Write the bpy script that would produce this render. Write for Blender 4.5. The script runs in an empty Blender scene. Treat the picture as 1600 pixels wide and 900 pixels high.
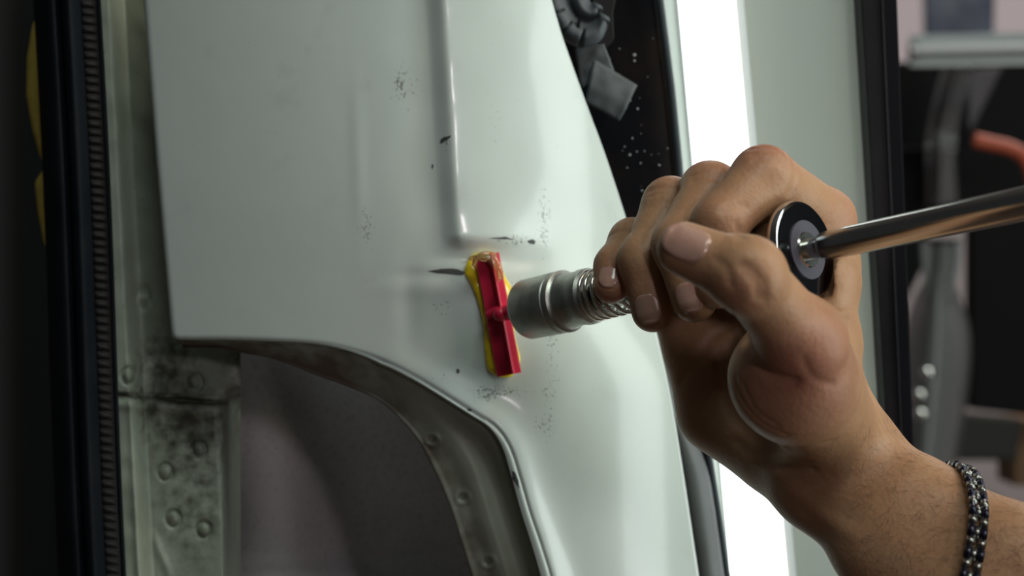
import bpy, bmesh, math, random
import numpy as np
from mathutils import Vector, noise as mnoise
random.seed(7)
C = bpy.context.scene
COL = C.collection
# ------------------------------------------------------------------ camera, world, lights
F = 2600.0            # focal length in pixels of the 1600 px wide frame
Z0 = 1.0              # camera height
def P(px, py, d):     # point at picture position (px,py), d metres in front of the camera
    return Vector(((px-800)/F*d, d, Z0-(py-450)/F*d))
cd = bpy.data.cameras.new('camera'); cam = bpy.data.objects.new('camera', cd); COL.objects.link(cam)
cam.location = (0, 0, Z0); cam.rotation_euler = (math.pi/2, 0, 0)
cd.sensor_width = 36; cd.lens = F/1600*36; cd.clip_start = 0.02
cd.dof.use_dof = True; cd.dof.focus_distance = 0.575; cd.dof.aperture_fstop = 10.5
C.camera = cam
C.view_settings.view_transform = 'Standard'; C.view_settings.look = 'None'
C.view_settings.exposure = 0.0; C.view_settings.gamma = 1; C.view_settings.use_curve_mapping = False
w = bpy.data.worlds.new('world'); C.world = w; w.use_nodes = True
w.node_tree.nodes['Background'].inputs[0].default_value = (0.75, 0.82, 0.85, 1)
w.node_tree.nodes['Background'].inputs[1].default_value = 0.035
def area(name, loc, target, sx, sy, power, color):
    l = bpy.data.lights.new(name, 'AREA'); l.shape = 'RECTANGLE'; l.size = sx; l.size_y = sy
    l.energy = power; l.color = color
    o = bpy.data.objects.new(name, l); COL.objects.link(o); o.location = loc
    o.rotation_euler = (Vector(target)-Vector(loc)).to_track_quat('-Z', 'Y').to_euler()
    return o
area('workshop_strip_light', (1.30, 0.33, 1.15), (0.05, 0.66, 1.0), 0.45, 1.7, 14.0, (0.89, 1.0, 0.965))
area('ceiling_lamp', (0.45, -0.5, 2.6), (0.0, 0.6, 1.0), 0.9, 0.5, 12.5, (0.89, 1.0, 0.945))
area('front_lamp', (0.42, -0.42, 1.20), (-0.1, 0.75, 0.92), 0.08, 0.10, 1.25, (1.0, 0.90, 0.95))
area('warm_ceiling_lamp', (0.95, 0.25, 1.9), (0.12, 0.5, 0.95), 0.3, 0.3, 4.2, (1.0, 0.80, 0.58))
area('far_ceiling_lamp', (1.6, 2.6, 2.5), (1.5, 3.3, 1.0), 0.8, 0.4, 24.0, (1.0, 0.93, 0.9))

# ------------------------------------------------------------------ helpers
def clamp(x, a=0.0, b=1.0): return a if x < a else b if x > b else x
def ss(x, a, b):
    t = clamp((x-a)/(b-a)); return t*t*(3-2*t)
def interp(x, pts):
    return float(np.interp(x, [p[0] for p in pts], [p[1] for p in pts]))
def spline(pts, n, closed=False):
    pts = [np.array(p, float) for p in pts]; out = []; m = len(pts)
    segs = m if closed else m-1
    for i in range(segs):
        g = (lambda k: pts[k % m]) if closed else (lambda k: pts[min(max(k, 0), m-1)])
        a, b, c, d = g(i-1), g(i), g(i+1), g(i+2)
        for j in range(n):
            t = j/n
            out.append(.5*((2*b)+(-a+c)*t+(2*a-5*b+4*c-d)*t*t+(-a+3*b-3*c+d)*t**3))
    if not closed: out.append(pts[-1])
    return out
def mesh_obj(name, verts, faces, mat=None, parent=None, smooth=True):
    me = bpy.data.meshes.new(name); me.from_pydata([tuple(v) for v in verts], [], faces); me.update()
    bm = bmesh.new(); bm.from_mesh(me); bmesh.ops.recalc_face_normals(bm, faces=bm.faces); bm.to_mesh(me); bm.free()
    if smooth: me.polygons.foreach_set('use_smooth', [True]*len(me.polygons))
    o = bpy.data.objects.new(name, me); COL.objects.link(o)
    if mat: me.materials.append(mat)
    if parent: o.parent = parent
    return o
def grid_obj(name, pts, mat, parent=None, thick=0.0, off=1.0, smooth=True):
    """pts[i][j] grid of points; thickness put behind the surface (away from the camera)"""
    ni, nj = len(pts), len(pts[0])
    v = [tuple(p) for r in pts for p in r]
    f = [(i*nj+j, i*nj+j+1, (i+1)*nj+j+1, (i+1)*nj+j) for i in range(ni-1) for j in range(nj-1)]
    me = bpy.data.meshes.new(name); me.from_pydata(v, [], f); me.update()
    # orient towards the camera
    s = sum(1 if p.normal.dot(Vector((0, 0, Z0))-p.center) > 0 else -1 for p in me.polygons)
    if s < 0: me.flip_normals()
    if smooth: me.polygons.foreach_set('use_smooth', [True]*len(me.polygons))
    o = bpy.data.objects.new(name, me); COL.objects.link(o)
    me.materials.append(mat)
    if parent: o.parent = parent
    if thick:
        m = o.modifiers.new('thickness', 'SOLIDIFY'); m.thickness = thick; m.offset = -off
    return o
def bevel(o, w=.001, n=2):
    m = o.modifiers.new('bevel', 'BEVEL'); m.width = w; m.segments = n; m.limit_method = 'ANGLE'; m.angle_limit = .6
    return o
def lathe(name, a, b, prof, mat, parent=None, n=64, smooth_angle=True):
    """prof = [(t metres from a towards b, radius)], closed by its end radii"""
    a = Vector(a); b = Vector(b); z = (b-a).normalized()
    x = z.orthogonal().normalized(); y = z.cross(x)
    v = []; f = []
    for t, r in prof:
        for k in range(n):
            q = 2*math.pi*k/n
            v.append(a+z*t+(x*math.cos(q)+y*math.sin(q))*max(r, 1e-5))
    for i in range(len(prof)-1):
        for k in range(n):
            f.append((i*n+k, i*n+(k+1) % n, (i+1)*n+(k+1) % n, (i+1)*n+k))
    f.append(tuple(range(n))[::-1]); f.append(tuple(range((len(prof)-1)*n, len(prof)*n)))
    o = mesh_obj(name, v, f, mat, parent)
    m = o.modifiers.new('split', 'EDGE_SPLIT'); m.split_angle = .6
    return o
def tube(name, pts, rad, mat, parent=None, n=12, up=None):
    """swept tube; rad = number or function(i) or list"""
    pts = [Vector(p) for p in pts]; v = []; f = []
    t0 = (pts[1]-pts[0]).normalized(); x = t0.orthogonal().normalized()
    for i, p in enumerate(pts):
        t = (pts[min(i+1, len(pts)-1)]-pts[max(i-1, 0)]).normalized()
        x = (x-t*x.dot(t)).normalized(); y = t.cross(x)
        r = rad[i] if isinstance(rad, (list, tuple)) else rad
        for k in range(n):
            q = 2*math.pi*k/n; v.append(p+(x*math.cos(q)+y*math.sin(q))*r)
    for i in range(len(pts)-1):
        for k in range(n):
            f.append((i*n+k, i*n+(k+1) % n, (i+1)*n+(k+1) % n, (i+1)*n+k))
    f.append(tuple(range(n))[::-1]); f.append(tuple(range((len(pts)-1)*n, len(pts)*n)))
    return mesh_obj(name, v, f, mat, parent)
def prism(name, outline, depth_vec, mat, parent=None, bw=.0006):
    """outline = list of points, extruded by depth_vec"""
    n = len(outline); dv = Vector(depth_vec)
    v = [Vector(p) for p in outline]+[Vector(p)+dv for p in outline]
    f = [tuple(range(n)), tuple(range(n, 2*n))[::-1]]+[(i, (i+1) % n, n+(i+1) % n, n+i) for i in range(n)]
    o = mesh_obj(name, v, f, mat, parent, smooth=False)
    if bw: bevel(o, bw)
    return o
def empty(name, loc, label, cat, group=None):
    o = bpy.data.objects.new(name, None); COL.objects.link(o); o.location = loc; o.empty_display_size = .02
    o['label'] = label; o['category'] = cat
    if group: o['group'] = group
    bpy.context.view_layer.update()
    return o
def reparent(o, par):
    o.parent = par; o.matrix_parent_inverse = par.matrix_world.inverted()
def fix_children(par):
    bpy.context.view_layer.update()
    inv = par.matrix_world.inverted()
    for c in par.children: c.matrix_parent_inverse = inv
def tag(o, label, cat, group=None, kind=None):
    o['label'] = label; o['category'] = cat
    if group: o['group'] = group
    if kind: o['kind'] = kind
    return o

# ------------------------------------------------------------------ materials
def mat(name, col, rough=.5, metal=0., noise=None, bump=None, coat=0., sss=None, emit=None, spec=None, trans=0.):
    m = bpy.data.materials.new(name); m.use_nodes = True; nt = m.node_tree; b = nt.nodes['Principled BSDF']
    b.inputs['Base Color'].default_value = (*col, 1); b.inputs['Roughness'].default_value = rough
    b.inputs['Metallic'].default_value = metal; b.inputs['Coat Weight'].default_value = coat
    b.inputs['Coat Roughness'].default_value = .12
    if spec is not None: b.inputs['Specular IOR Level'].default_value = spec
    if trans: b.inputs['Transmission Weight'].default_value = trans
    tc = nt.nodes.new('ShaderNodeTexCoord')
    if noise:                      # [(scale, colour2, low, high), ...]
        cur = None
        for sc, c2, lo, hi in noise:
            n = nt.nodes.new('ShaderNodeTexNoise'); n.inputs['Scale'].default_value = sc; n.inputs['Detail'].default_value = 5
            nt.links.new(tc.outputs['Object'], n.inputs['Vector'])
            mr = nt.nodes.new('ShaderNodeMapRange'); mr.inputs[1].default_value = lo; mr.inputs[2].default_value = hi
            nt.links.new(n.outputs['Fac'], mr.inputs[0])
            mx = nt.nodes.new('ShaderNodeMix'); mx.data_type = 'RGBA'
            nt.links.new(mr.outputs[0], mx.inputs[0])
            if cur is None: mx.inputs[6].default_value = (*col, 1)
            else: nt.links.new(cur, mx.inputs[6])
            mx.inputs[7].default_value = (*c2, 1); cur = mx.outputs[2]
        nt.links.new(cur, b.inputs['Base Color'])
    if bump:                       # (scale, distance)
        n = nt.nodes.new('ShaderNodeTexNoise'); n.inputs['Scale'].default_value = bump[0]; n.inputs['Detail'].default_value = 4
        nt.links.new(tc.outputs['Object'], n.inputs['Vector'])
        bp = nt.nodes.new('ShaderNodeBump'); bp.inputs['Distance'].default_value = bump[1]; bp.inputs['Strength'].default_value = 1
        nt.links.new(n.outputs['Fac'], bp.inputs['Height']); nt.links.new(bp.outputs[0], b.inputs['Normal'])
    if sss:
        b.inputs['Subsurface Weight'].default_value = sss[0]; b.inputs['Subsurface Radius'].default_value = sss[1]
        b.inputs['Subsurface Scale'].default_value = sss[2]
    if emit:
        b.inputs['Emission Color'].default_value = (*emit[0], 1); b.inputs['Emission Strength'].default_value = emit[1]
    return m
def attr_mix(m, attr, col2, sc=None, lo=0., hi=1., rough2=None):
    """mix colour towards col2 where the point attribute is high (optionally only where fine noise is high too)"""
    nt = m.node_tree; b = nt.nodes['Principled BSDF']
    at = nt.nodes.new('ShaderNodeAttribute'); at.attribute_name = attr
    fac = at.outputs['Fac']
    if sc:
        tc = nt.nodes.new('ShaderNodeTexCoord')
        n = nt.nodes.new('ShaderNodeTexNoise'); n.inputs['Scale'].default_value = sc; n.inputs['Detail'].default_value = 6
        nt.links.new(tc.outputs['Object'], n.inputs['Vector'])
        ad = nt.nodes.new('ShaderNodeMath'); ad.operation = 'MULTIPLY'
        mr0 = nt.nodes.new('ShaderNodeMath'); mr0.operation = 'ADD'
        nt.links.new(n.outputs['Fac'], mr0.inputs[0]); sub = nt.nodes.new('ShaderNodeMath'); sub.operation = 'MULTIPLY'
        nt.links.new(fac, sub.inputs[0]); sub.inputs[1].default_value = .3
        nt.links.new(sub.outputs[0], mr0.inputs[1])
        mr = nt.nodes.new('ShaderNodeMapRange'); mr.inputs[1].default_value = lo; mr.inputs[2].default_value = hi
        nt.links.new(mr0.outputs[0], mr.inputs[0])
        nt.links.new(mr.outputs[0], ad.inputs[0]); 
        gt = nt.nodes.new('ShaderNodeMapRange'); gt.inputs[1].default_value = .0; gt.inputs[2].default_value = .3
        nt.links.new(fac, gt.inputs[0]); nt.links.new(gt.outputs[0], ad.inputs[1]); fac = ad.outputs[0]
    mx = nt.nodes.new('ShaderNodeMix'); mx.data_type = 'RGBA'; nt.links.new(fac, mx.inputs[0])
    src = b.inputs['Base Color']
    if src.is_linked: nt.links.new(src.links[0].from_socket, mx.inputs[6])
    else: mx.inputs[6].default_value = src.default_value
    mx.inputs[7].default_value = (*col2, 1)
    nt.links.new(mx.outputs[2], src)
def set_attr(o, name, vals):
    a = o.data.attributes.new(name, 'FLOAT', 'POINT'); a.data.foreach_set('value', vals)

M = {}
M['paint'] = mat('white_car_paint', (.58, .65, .61), .33, coat=.45, noise=[(9, (.54, .61, .57), .4, .7), (60, (.52, .57, .54), .62, .8)], bump=(14, .0006))
attr_mix(M['paint'], 'scuff', (.22, .24, .21), 1000, .74, .84)
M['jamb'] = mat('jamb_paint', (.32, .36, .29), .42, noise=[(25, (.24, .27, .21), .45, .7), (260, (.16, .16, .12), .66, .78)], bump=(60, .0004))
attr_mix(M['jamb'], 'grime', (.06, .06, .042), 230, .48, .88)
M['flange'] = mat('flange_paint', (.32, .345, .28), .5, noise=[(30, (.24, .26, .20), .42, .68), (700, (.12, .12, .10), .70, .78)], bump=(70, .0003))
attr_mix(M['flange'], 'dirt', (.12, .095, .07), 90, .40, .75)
M['inner'] = mat('inner_panel', (.52, .50, .52), .7, noise=[(14, (.40, .385, .39), .4, .7), (500, (.36, .34, .35), .5, .7)])
M['chip'] = mat('chipped_primer', (.045, .05, .05), .6, noise=[(1500, (.12, .12, .12), .5, .7)])
M['rubber'] = mat('black_rubber', (.006, .008, .011), .6, noise=[(40, (.010, .012, .015), .4, .7)], spec=.08)
M['rubber2'] = mat('ribbed_rubber', (.011, .010, .011), .6, spec=.25)
M['grey_rubber'] = mat('grey_rubber', (.075, .088, .096), .6, noise=[(120, (.06, .07, .075), .4, .7)], bump=(400, .0003))
M['tape'] = mat('grey_tape', (.085, .10, .105), .55, noise=[(80, (.065, .078, .082), .4, .7)], bump=(900, .0001))
M['glass'] = mat('dark_glass', (.006, .007, .009), .18, noise=[(30, (.018, .013, .010), .45, .7)], spec=.12)
M['speck'] = mat('dust_speck', (.35, .36, .36), .5)
M['trim'] = mat('grey_trim', (.035, .045, .05), .55, spec=.25)
M['yellow'] = mat('yellow_webbing', (.82, .64, .13), .7, noise=[(200, (.70, .53, .10), .4, .7)])
M['void'] = mat('dark_interior', (.004, .004, .005), .9)
M['glue'] = mat('yellow_glue', (.85, .62, .015), .16, sss=(.4, (.004, .003, .001), 1.0), coat=.5, noise=[(160, (.62, .43, .01), .45, .7)], bump=(260, .0004))
M['clear_glue'] = mat('glue_strings', (.95, .75, .35), .1, trans=.8, coat=.6)
M['red'] = mat('red_plastic', (.62, .014, .06), .38, noise=[(90, (.54, .012, .05), .4, .7)], sss=(.15, (.004, .001, .001), 1.0), bump=(500, .00008))
M['steel'] = mat('brushed_steel', (.50, .51, .47), .42, 1., noise=[(120, (.34, .34, .31), .4, .7)], bump=(900, .00004))
M['chrome'] = mat('chrome', (.62, .62, .60), .10, 1., noise=[(60, (.50, .50, .48), .4, .7)])
M['rod'] = mat('polished_rod', (.46, .46, .43), .2, 1., noise=[(60, (.40, .40, .38), .4, .7)])
M['spring'] = mat('spring_steel', (.70, .68, .63), .16, 1.)
M['dark_reflection'] = mat('chrome_dark_reflection', (.11, .11, .125), .14, 1.)
M['grey_plastic'] = mat('dull_grey_washer', (.05, .045, .065), .5)
M['frame'] = mat('black_frame', (.007, .0065, .008), .5, noise=[(40, (.011, .010, .012), .4, .7)], spec=.15)
M['frame2'] = mat('black_frame_side', (.003, .003, .005), .6, spec=.1)
M['board'] = mat('white_board', (.50, .56, .49), .5)
M['strip'] = mat('lit_strip', (.9, .9, .9), .5, emit=((.93, .97, 1.0), 2.2))
M['glow_edge'] = mat('strip_glow_edge', (.50, .55, .52), .4, emit=((.90, .96, 1.0), .30))
M['skin'] = mat('skin', (.43, .245, .135), .46, sss=(.25, (.008, .0035, .002), .5), spec=.3,
                noise=[(22, (.34, .185, .10), .42, .66), (75, (.46, .275, .16), .5, .75), (420, (.36, .20, .115), .62, .74)], bump=(600, .00022))
attr_mix(M['skin'], 'red', (.40, .165, .11))
M['nail'] = mat('fingernail', (.52, .32, .25), .22, coat=.4, sss=(.3, (.004, .002, .001), .6), noise=[(150, (.45, .25, .195), .4, .7)])
M['bsteel'] = mat('bracelet_steel', (.27, .27, .25), .25, 1.)
M['bdark'] = mat('bracelet_dark', (.03, .03, .05), .2, .8)

# ------------------------------------------------------------------ workshop shell
def structure(o): o['kind'] = 'structure'; return o
M['wall'] = mat('workshop_wall', (.55, .50, .50), .8, noise=[(3, (.46, .42, .42), .4, .7)])
M['floor'] = mat('workshop_floor', (.13, .085, .065), .55, noise=[(4, (.08, .055, .045), .4, .7)], bump=(30, .002))
def box(name, x0, x1, y0, y1, z0, z1, m, parent=None, bw=.002):
    v = [(x, y, z) for x in (x0, x1) for y in (y0, y1) for z in (z0, z1)]
    f = [(0, 1, 3, 2), (4, 6, 7, 5), (0, 4, 5, 1), (2, 3, 7, 6), (0, 2, 6, 4), (1, 5, 7, 3)]
    o = mesh_obj(name, v, f, m, parent, smooth=False)
    if bw: bevel(o, bw)
    return o
structure(box('floor', -3, 5, -2.5, 4.6, -.1, 0, M['floor'], bw=0))
structure(box('wall_back', -3, 5, 4.5, 4.6, 0, 3.2, M['wall'], bw=0))
structure(box('ceiling', -3, 5, -2.5, 4.6, 3.2, 3.3, M['wall'], bw=0))

# ------------------------------------------------------------------ the car being repaired
car = empty('car', (0.0, .75, 0.0), 'white car body under repair, dented panel with wheel arch, door jamb and black seal', 'car')
LEFT = [(-260, 203), (0, 224), (260, 245), (525, 268)]
def crease(py): return 688+.062*min(py, 420)+.03*max(py-420, 0)
EDGE = [(-260, 800), (-80, 838), (0, 862), (60, 880), (150, 912), (260, 952), (400, 996), (520, 1026), (620, 1048), (740, 1068), (900, 1092), (1120, 1126)]
def nz(x, y, s): return mnoise.noise(Vector((x*s, y*s, 3.1)))
def bumpf(px, py, cx, cy, rx, ry): return math.exp(-((px-cx)/rx)**2-((py-cy)/ry)**2)
ARCH = [(268, 525), (276, 530), (300, 531), (350, 531), (420, 533), (490, 537), (545, 547), (600, 565), (650, 590), (700, 620), (740, 645), (775, 668), (797, 700),
        (812, 745), (828, 800), (845, 850), (862, 905), (885, 990), (925, 1120)]
ARCHS = [tuple(p) for p in spline(ARCH, 14)]
ADENSE = np.array(spline(ARCH, 90))
_ax = np.array([p[0] for p in ARCHS]); _ay = np.array([p[1] for p in ARCHS])
def arch_dist(px, py): return float(np.sqrt(((ADENSE[:, 0]-px)**2+(ADENSE[:, 1]-py)**2).min()))
def depth(px, py):
    q = px-crease(py)
    q0 = 12+78*ss(py, 330, 620)
    d = .650
    # left flat part bows back a little towards its left edge
    if q < -60: d += .0000009*(-q-60)**2*.09
    # round shoulder turning away to the right
    lowf = ss(py, 330, 620); wd = .0010+.005*lowf; xx = (q-q0+10)*.00025/wd
    d += (.30-.12*lowf)*wd*(xx if xx > 30 else math.log1p(math.exp(xx)))
    if q > q0:
        xw = (q-q0)*.00025; R = .094
        xw = min(xw, R*.93); d += R-math.sqrt(R*R-xw*xw)
    else:
        d += .0
    # raised swage right of the long crease, ending at y = 385
    r = ss(q, -24, 10)*(1-ss(py, 366, 392))
    r *= 1-ss(q, 60, 180)*ss(py, 250, 380)
    d -= .0026*r
    d += .0005*nz(2.5, py, .012)*bumpf(q, 0, 8, 0, 26, 1)*(1-ss(py, 300, 380))
    # soft hollow left of the crease
    d += .0007*bumpf(q, 0, -35, 0, 38, 1)*(1-ss(py, 380, 470))
    # vertical reflection ridge further left
    d -= .00025*bumpf(px, py, 552+.03*py, 250, 12, 110)
    # dented zone around the glued tab
    d += .0026*bumpf(px, py, 760, 405, 60, 15)
    d += .0005*bumpf(px, py, 690, 430, 60, 10)-.0004*bumpf(px, py, 680, 452, 75, 14)
    d += .0016*bumpf(px, py, 820, 560, 40, 60)-.0010*bumpf(px, py, 700, 560, 40, 50)
    d += .0011*bumpf(px, py, 640, 480, 20, 60)
    d += .0005*nz(px, py, .012)*ss(px, 560, 700)*(1-ss(px, 860, 920))
    # flared arch crest
    a = arch_dist(px, py)
    if a < 90 and py > 500:
        d -= .0035*math.exp(-(a/26.)**2)*ss(px, 560, 740)
    # rolled hem
    if a < 7: d += .0014*(1-math.sqrt(max(0, 1-(1-a/7.)**2)))
    e = px-(np.interp(py, [p[0] for p in LEFT], [p[1] for p in LEFT]))
    if e < 8: d += .0022*(1-math.sqrt(max(0, 1-(1-max(e, 0)/8.)**2)))
    return d
def S(px, py, lift=0.): return P(px, py, depth(px, py)-lift)
# Coons style patch: columns run from the top edge to the arch / bottom edge
NI, NJ = 330, 250
bot = [(p[0], p[1]) for p in ARCHS] + [(925+(1150-925)*k/60, 1120) for k in range(1, 61)]
bl = [0.]
for k in range(1, len(bot)):
    bl.append(bl[-1]+math.dist(bot[k], bot[k-1])*(1. if k > 26 else 2.5))
bl = np.array(bl)/bl[-1]
bx = np.array([p[0] for p in bot]); by = np.array([p[1] for p in bot])
TOPY = -260
pts = []; scuff = []
tl = (203, TOPY); tr = (800, TOPY)
def leftb(t): y = TOPY+(525-TOPY)*t; return (np.interp(y, [p[0] for p in LEFT], [p[1] for p in LEFT]), y)
es = spline(EDGE, 12); ey_ = np.array([p[0] for p in es]); ex_ = np.array([p[1] for p in es])
def rightb(t): y = TOPY+(1120-TOPY)*t; return (np.interp(y, ey_, ex_), y)
for j in range(NJ+1):
    t = j/NJ; row = []
    L = leftb(t); R_ = rightb(t)
    for i in range(NI+1):
        s = i/NI
        if s < .02: s = s*s/.02*.5+s*.5
        T = (tl[0]+(tr[0]-tl[0])*s, TOPY); B = (np.interp(s, bl, bx), np.interp(s, bl, by))
        x = (1-t)*T[0]+t*B[0]+(1-s)*L[0]+s*R_[0]-((1-s)*(1-t)*tl[0]+s*(1-t)*tr[0]+(1-s)*t*268+s*t*1150)
        y = (1-t)*T[1]+t*B[1]+(1-s)*L[1]+s*R_[1]-((1-s)*(1-t)*TOPY+s*(1-t)*TOPY+(1-s)*t*525+s*t*1120)
        row.append((x, y))
    pts.append(row)
P3 = [[S(x, y) for x, y in r] for r in pts]
panel = grid_obj('outer_panel', P3, M['paint'], car, thick=.0012)
SC = [(625, 130, 14, 30, .6), (572, 350, 14, 45, .7), (850, 340, 12, 60, .8), (862, 540, 14, 120, .62), (790, 612, 60, 12, .8), (845, 665, 25, 25, .6),
      (770, 440, 90, 14, .6), (690, 480, 30, 20, .55), (690, 590, 25, 14, .5), (775, 200, 16, 60, .45), (640, 150, 50, 60, .35), (697, 225, 8, 14, .8), (800, 375, 40, 12, .8), (760, 620, 20, 14, .7)]
sv = []
for r in pts:
    for x, y in r:
        sv.append(min(1., max(.16, sum(a*bumpf(x, y, cx, cy, rx, ry) for cx, cy, rx, ry, a in SC))))
set_attr(panel, 'scuff', sv)
def sliver(name, poly, m, parent, lift=.00012, n=5):
    """thin irregular flake lying on the outer panel"""
    c = (sum(p[0] for p in poly)/len(poly), sum(p[1] for p in poly)/len(poly))
    out = spline(poly, n, closed=True)
    v = [S(c[0], c[1], lift)]+[S(p[0], p[1], lift) for p in out]
    k = len(out); f = [(0, 1+i, 1+(i+1) % k) for i in range(k)]
    return mesh_obj(name, v, f, m, parent, smooth=False)
def jag(poly, a=.8):
    out = []
    for i in range(len(poly)):
        p, q = poly[i], poly[(i+1) % len(poly)]
        for k in range(3):
            t = k/3; out.append((p[0]+(q[0]-p[0])*t+random.uniform(-a, a), p[1]+(q[1]-p[1])*t+random.uniform(-a, a)*.7))
    return out
chips = [[(669, 424), (690, 420), (712, 420), (726, 424), (724, 430), (705, 429), (685, 427)],
         [(824, 376), (831, 374), (838, 377), (834, 382), (827, 380)],
         [(713, 577), (717, 576), (719, 580), (716, 584), (713, 582)],
         [(688, 219), (694, 214), (704, 212), (702, 216), (693, 223), (688, 225)],
         [(675, 256), (678, 259), (676, 264), (674, 260)],
         [(799, 735), (805, 738), (810, 752), (812, 764), (806, 757), (801, 748)],
         [(764, 372), (790, 370), (804, 374), (790, 374)],
         [(730, 638), (737, 640), (736, 643), (731, 641)]]
for i, c in enumerate(chips):
    sliver('paint_chip', jag(c, .7), M['chip'], panel)
# arch return flange (folds back from the hem, with a pressed ridge)
INNER = [(286, 540), (340, 541), (380, 549), (430, 560), (490, 585), (540, 603), (590, 625), (625, 655), (655, 692), (678, 735), (700, 785), (718, 840), (738, 905), (760, 990), (792, 1120)]
oc = spline(ARCH[1:], 18)
def resample(c, n):
    c = np.array(c); l = np.r_[0, np.cumsum(np.linalg.norm(np.diff(c, axis=0), axis=1))]
    t = np.linspace(0, l[-1], n); return np.c_[np.interp(t, l, c[:, 0]), np.interp(t, l, c[:, 1])]
oc = resample(oc, 240); ic = resample(spline(INNER, 18), 240)
FR = []
WELDS = [(675, 687), (723, 778), (763, 878)]
fl_pts = []; fdirt = []
D0 = np.array([depth(*q)+.0006 for q in oc]); D0 = np.convolve(np.r_[[D0[0]]*6, D0, [D0[-1]]*6], np.ones(13)/13, 'valid')
for k in range(241-1):
    row = []; o_, i_ = oc[k], ic[k]
    d0 = D0[k]
    tt = k/239
    for m in range(41):
        s = m/40
        x = o_[0]*(1-s)+i_[0]*s; y = o_[1]*(1-s)+i_[1]*s
        dd = d0+.019*s*(1-.25*s)
        rs = ss(k, 95, 150)
        dd += rs*(.0045*ss(s, .12, .32)-.0060*ss(s, .36, .56)+.002*ss(s, .6, .8))
        dd -= .0010*math.exp(-((s-.97)/.03)**2)
        for wx, wy in WELDS:
            r = math.hypot(x-wx, (y-wy)*1.3)
            if r < 16: dd += .0016*math.exp(-((r)/6.)**2)-.0010*math.exp(-((r-11)/2.6)**2)
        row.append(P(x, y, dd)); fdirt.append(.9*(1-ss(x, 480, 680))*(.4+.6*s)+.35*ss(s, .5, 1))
    fl_pts.append(row)
flange = grid_obj('arch_flange', fl_pts, M['flange'], car, thick=.0012)

set_attr(flange, 'dirt', fdirt)
# door jamb pillar behind the panel edge
JSEAM = [(150, 612), (178, 617), (250, 623), (330, 629), (356, 628), (372, 616), (470, 600)]
JW = [(201, 587), (305, 597), (311, 702), (258, 737), (271, 810), (318, 827), (224, 465)]
def jamb_depth(px, py):
    sh = px-(.052*py)           # features lean with the body
    d = .690
    d -= .007*ss(sh, 128, 150)
    d += .016*ss(sh, 168, 196)
    if py > 617: d -= .003*(1-ss(sh, 300, 330))
    if py > 617:
        d -= .005*ss(sh, 160, 200)*(1-ss(sh, 300, 330))
    d += .05*ss(px, 346, 376)*ss(py, 600, 640)+.01*ss(sh, 320, 420)
    seam = interp(px, JSEAM)
    d += .005*math.exp(-((py-seam)/3.2)**2)
    d -= .0015*math.exp(-((py-seam-14)/9.)**2)
    for wx, wy in JW:
        r = math.hypot(px-wx, (py-wy)*.9)
        if r < 26: d += .0018*math.exp(-((r-11)/2.6)**2)-.0010*math.exp(-(r/7)**2)
    d -= .0012*math.exp(-((px-245-(py-850)*.4)/7.)**2)*bumpf(px, py, 250, 870, 60, 40)
    d += .0007*nz(px, py, .03)
    return d
jp = []; jg = []
ys = list(np.linspace(-260, 560, 110))+list(np.linspace(562, 900, 150))+list(np.linspace(905, 1120, 30))
for y in ys:
    row = []
    for x in np.linspace(128+.04*y, 376, 150):
        row.append(P(x, y, jamb_depth(x, y)))
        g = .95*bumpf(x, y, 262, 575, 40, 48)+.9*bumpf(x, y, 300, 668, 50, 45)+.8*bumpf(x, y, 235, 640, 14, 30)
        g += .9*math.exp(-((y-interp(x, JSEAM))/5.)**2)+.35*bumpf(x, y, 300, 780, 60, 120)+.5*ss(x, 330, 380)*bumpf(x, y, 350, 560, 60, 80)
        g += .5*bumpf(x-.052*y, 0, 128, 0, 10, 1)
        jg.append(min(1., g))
    jp.append(row)
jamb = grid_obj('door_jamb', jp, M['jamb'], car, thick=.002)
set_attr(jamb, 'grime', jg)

# inner wheel house far behind the arch opening
ip = []
for y in np.linspace(-260, 1120, 150):
    row = []
    for x in np.linspace(330, interp(y, EDGE)-14, 110):
        d = .785+.045*ss(x, 380, 680)
        d -= .016*bumpf(x, y, 430, 800, 110, 170)
        d -= .010*ss(y, 868, 905)*(1-ss(x, 640, 760))
        xe = interp(y, EDGE)-14; d -= .16*ss(x, xe-190, xe)  # unseen right and top edges curl forward, added to stop light leaking in
        d -= .090*(1-ss(y, -260, 150))
        d += .0012*nz(x, y, .01)
        row.append(P(x, y, max(d, .7045)))
    ip.append(row)
inner = grid_obj('inner_wheel_house', ip, M['inner'], car, thick=.003)

# black door seal left of the jamb, smooth bulb and ribbed lip
def lean(px, py): return px+.046*py+.000010*py*py*0
bulb = []
prof = [(52, .700), (58, .668), (70, .658), (84, .656), (92, .661), (96, .657), (108, .655), (120, .660), (126, .668), (128, .700)]
prof = [tuple(p) for p in spline(prof, 5)]
for y in np.linspace(-260, 1120, 80):
    bulb.append([P(lean(x, y)+2*math.sin(y*.006), y, d) for x, d in prof])
seal = grid_obj('door_seal', bulb, M['rubber'], car, thick=.003)
lip = []
ribs = np.arange(-260, 1120, 1.6)
for y in ribs:
    ph = (y % 13.4)/13.4
    row = []
    for k in range(17):
        s = k/16; x = 125+28*s
        h = .0022*max(0, math.sin(math.pi*ph))**.6*math.sin(math.pi*clamp(s*1.15))**.5 if s < .87 else 0
        row.append(P(lean(x, y)+2*math.sin(y*.006), y+3*s-2*math.sin(math.pi*s), .668+.004*s-h+(.02 if k == 16 else 0)))
    lip.append(row)
liprib = grid_obj('ribbed_lip', lip, M['rubber2'], seal, thick=.002)
tube('lip_edge', [P(lean(154, y)+2*math.sin(y*.006), y, .672) for y in np.linspace(-260, 1120, 60)], .0009, M['rubber'], seal, n=10)
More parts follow.
